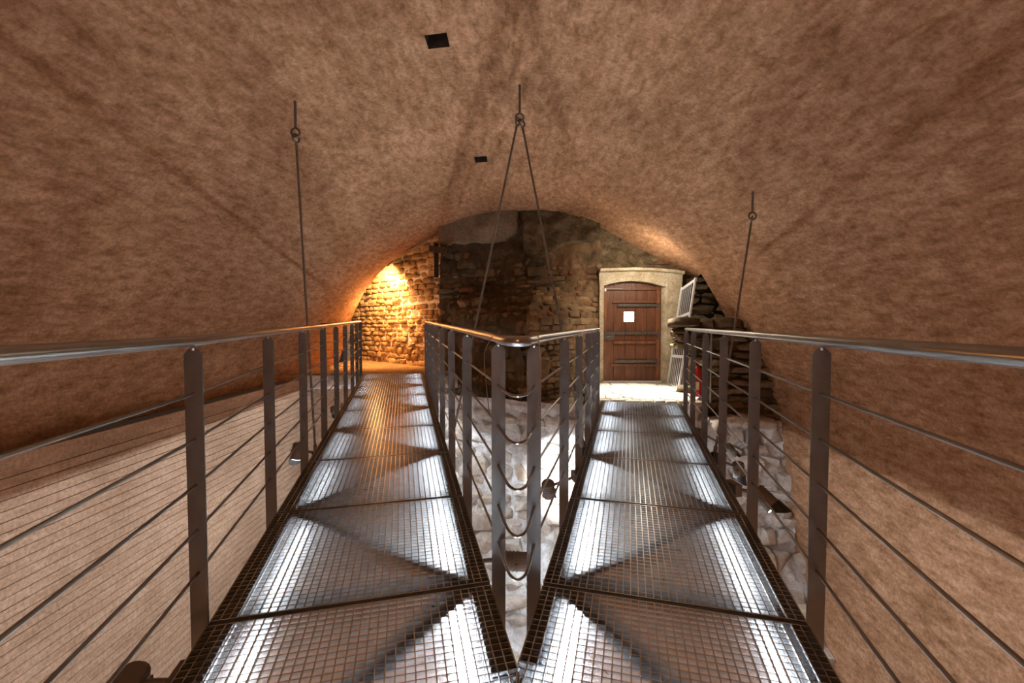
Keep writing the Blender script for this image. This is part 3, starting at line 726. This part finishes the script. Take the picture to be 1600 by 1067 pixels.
# guard rail on the left landing, square to the walkway
r = thing('railing', (-4.2, 10.25, 0.12), 'dark guard rail closing the left landing beside the amber wall', 'railing')
mb = MB(); mb.tube([(-4.5, 10.3, 1.20), (-3.28, 9.78, 1.25)], .018, 10); mb.build('handrail', 'frame', r)
mb = MB(); mb.box((-4.18, 10.17, .62), .05, .05, 1.2); mb.build('post', 'post', r)
for k in range(5): mb = MB(); mb.tube([(-4.5, 10.3, .26 + k * .18), (-3.28, 9.78, .29 + k * .18)], .006, 6); mb.build('rod', 'rod', r)
# guard rail right of the door landing
r = thing('railing', (3.2, 7.1, 0), 'thin guard rail running right from the end of the right railing', 'railing')
for k in range(5): mb = MB(); mb.tube([(2.62, 6.95, .2 + k * .18), (3.35, 7.1, .2 + k * .18)], .004, 6); mb.build('rod', 'rod', r)
mb = MB(); mb.box((3.1, 7.07, .52), .012, .05, 1.1); mb.build('post', 'post', r)
fix_pins()

# ------------------------------------------------------------------ hanger rods
def ring(mb_, c, rad, rr, ax, ay):
    c = V(c); ax = V(ax).normalized(); ay = V(ay).normalized()
    mb_.tube([c + (ax * math.cos(2 * PI * k / 20) + ay * math.sin(2 * PI * k / 20)) * rad for k in range(20)], rr, 8, closed=True)
def hanger(anchor, lows, label, ln):
    a = V(anchor); t = thing('hanger_rod', a, label, 'hanger rod')
    e = a - V((0, 0, ln)); c1 = e - V((0, 0, .04))
    mb = MB(); mb.tube([a + V((0, 0, .05)), e], .0125, 10); mb.build('anchor_bolt', 'hang', t)
    mb = MB(); ring(mb, c1, .04, .011, (1, 0, 0), (0, 0, 1)); mb.build('eye', 'hang', t)
    for k, lo in enumerate(lows):
        lo = V(lo); d = (lo - c1).normalized(); side = V((0.45, 1, 0)); side = (side - d * side.dot(d)).normalized()
        sh = V((0, 0, 0)) if len(lows) == 1 else V((-.012 if k == 0 else .012, (-.014 if k == 0 else .014), 0))
        c2 = c1 + d * .052 + sh
        mb = MB(); ring(mb, c2, .038, .010, d, side if k == 0 else side + V((.8, 0, 0))); mb.build('ring', 'hang', t)
        mb = MB(); mb.tube([c2 + d * .04, lo], .0115, 10); mb.tube([lo, lo - d * .06], .02, 8); mb.build('rod', 'hang', t)
        mb = MB(); mb.box(lo + V((0, 0, -.06)), .05, .05, .12); mb.build('clevis', 'frame', t)
def vz(x): return ZC + math.sqrt(RV ** 2 - (x - XC) ** 2)
hanger((-2.04, 4.36, 3.29), [(-1.95, 4.47, -.06)], 'left hanger rod from vault to outer edge of left walkway', .25)
hanger((.08, 4.83, 3.68), [(-.64, 4.75, -.06), (.74, 4.62, -.06)], 'central forked hanger with two rods spreading from one eye', .29)
hanger((2.72, 5.20, 2.71), [(1.99, 4.42, -.06)], 'right hanger rod from vault to outer edge of right walkway', .25)

# ------------------------------------------------------------------ spotlights under the decks
def spotlight(c, d, mount, label, size=1.0, lit=False, visor=True):
    c = V(c); d = V(d).normalized(); t = thing('spotlight', c, label, 'spotlight', 'spotlights fixed under the walkways')
    u = d.orthogonal().normalized() if abs(d.z) > .95 else d.cross(V((0, 0, 1))).normalized(); w_ = u.cross(d)
    r_ = .055 * size; L2 = .075 * size
    mb = MB(); mb.tube([c - d * L2, c - d * L2 * .92, c + d * L2 * .9, c + d * L2], [r_ * .8, r_ * .93, r_, r_ * 1.04], 20)
    for k in range(4): mb.tube([c - d * (L2 * (.8 - .3 * k)), c - d * (L2 * (.8 - .3 * k) - .006)], r_ * 1.05, 20)
    mb.build('housing', 'lampbody', t, smooth=False)
    mb = MB(); mb.tube([c + d * L2, c + d * (L2 + .004)], r_ * .88, 20); tag(mb.build('lens', 'lens' if lit else 'black', t, smooth=False), 'glowing lens' if lit else 'dark lens')
    if visor:
        mb = MB(); n = 14; up = w_ if w_.z > 0 else -w_
        for k in range(n + 1):
            a = PI * k / n; q = u * math.cos(a) * r_ * 1.05 + up * math.sin(a) * r_ * 1.05
            mb.v += [tuple(c + d * L2 * .8 + q), tuple(c + d * (L2 + (.02 + .06 * math.sin(a)) * size) + q * 1.08), tuple(c + d * (L2 + (.02 + .06 * math.sin(a)) * size) + q * 1.12), tuple(c + d * L2 * .8 + q * 1.04)]
        for k in range(n):
            q = 4 * k
            for a in range(4): b = (a + 1) % 4; mb.f.append((q + a, q + b, q + 4 + b, q + 4 + a))
        mb.build('visor', 'black', t)
    m0 = V(mount); mb = MB(); mb.tube([c - u * r_ * 1.2, c + u * r_ * 1.2], .012 * size, 8)
    mb.tube([c - d * L2 * .2, (c + m0) / 2 + V((0, 0, .01)), m0], .013 * size, 8)
    mb.box(m0, .05 * size, .12 * size, .08 * size, .2); mb.build('bracket', 'lampbody', t)
    return t
spotlight((-1.43, 1.66, -.17), (-.25, .25, -1), (-1.20, 1.60, -.10), 'spotlight under the left walkway, nearest, cut by the frame bottom', 1.0)
spotlight((-2.16, 4.55, -.08), (-.15, -.1, -1), (-1.94, 4.5, -.10), 'spotlight with glowing lens beside the left railing', 1.05, True)
spotlight((-2.75, 7.0, -.14), (.3, -.2, -1), (-2.58, 6.9, -.05), 'small far spotlight beyond the left railing posts', 1.0, True)
spotlight((.02, 2.78, -.28), (1, .1, -.1), (-.22, 2.7, -.24), 'spotlight below the V nose lying sideways on its bracket', 1.05, visor=False)
spotlight((.32, 3.95, -.25), (.12, .35, -1), (.56, 3.95, -.14), 'spotlight against the white patch of rubble under the right walkway', 1.0)
spotlight((2.29, 4.55, -.27), (.1, 0, -1), (2.0, 4.5, -.14), 'upright spotlight seen between right railing posts', 1.0)
spotlight((1.97, 3.5, -.16), (.65, -.75, -.75), (1.72, 3.5, -.08), 'spotlight with bright underside tilted outward from right walkway', 1.15, True)
spotlight((2.73, 5.65, -.38), (.6, .2, -.7), (2.32, 5.6, -.14), 'farthest right spotlight with dark flaps before grey rubble', 1.1)
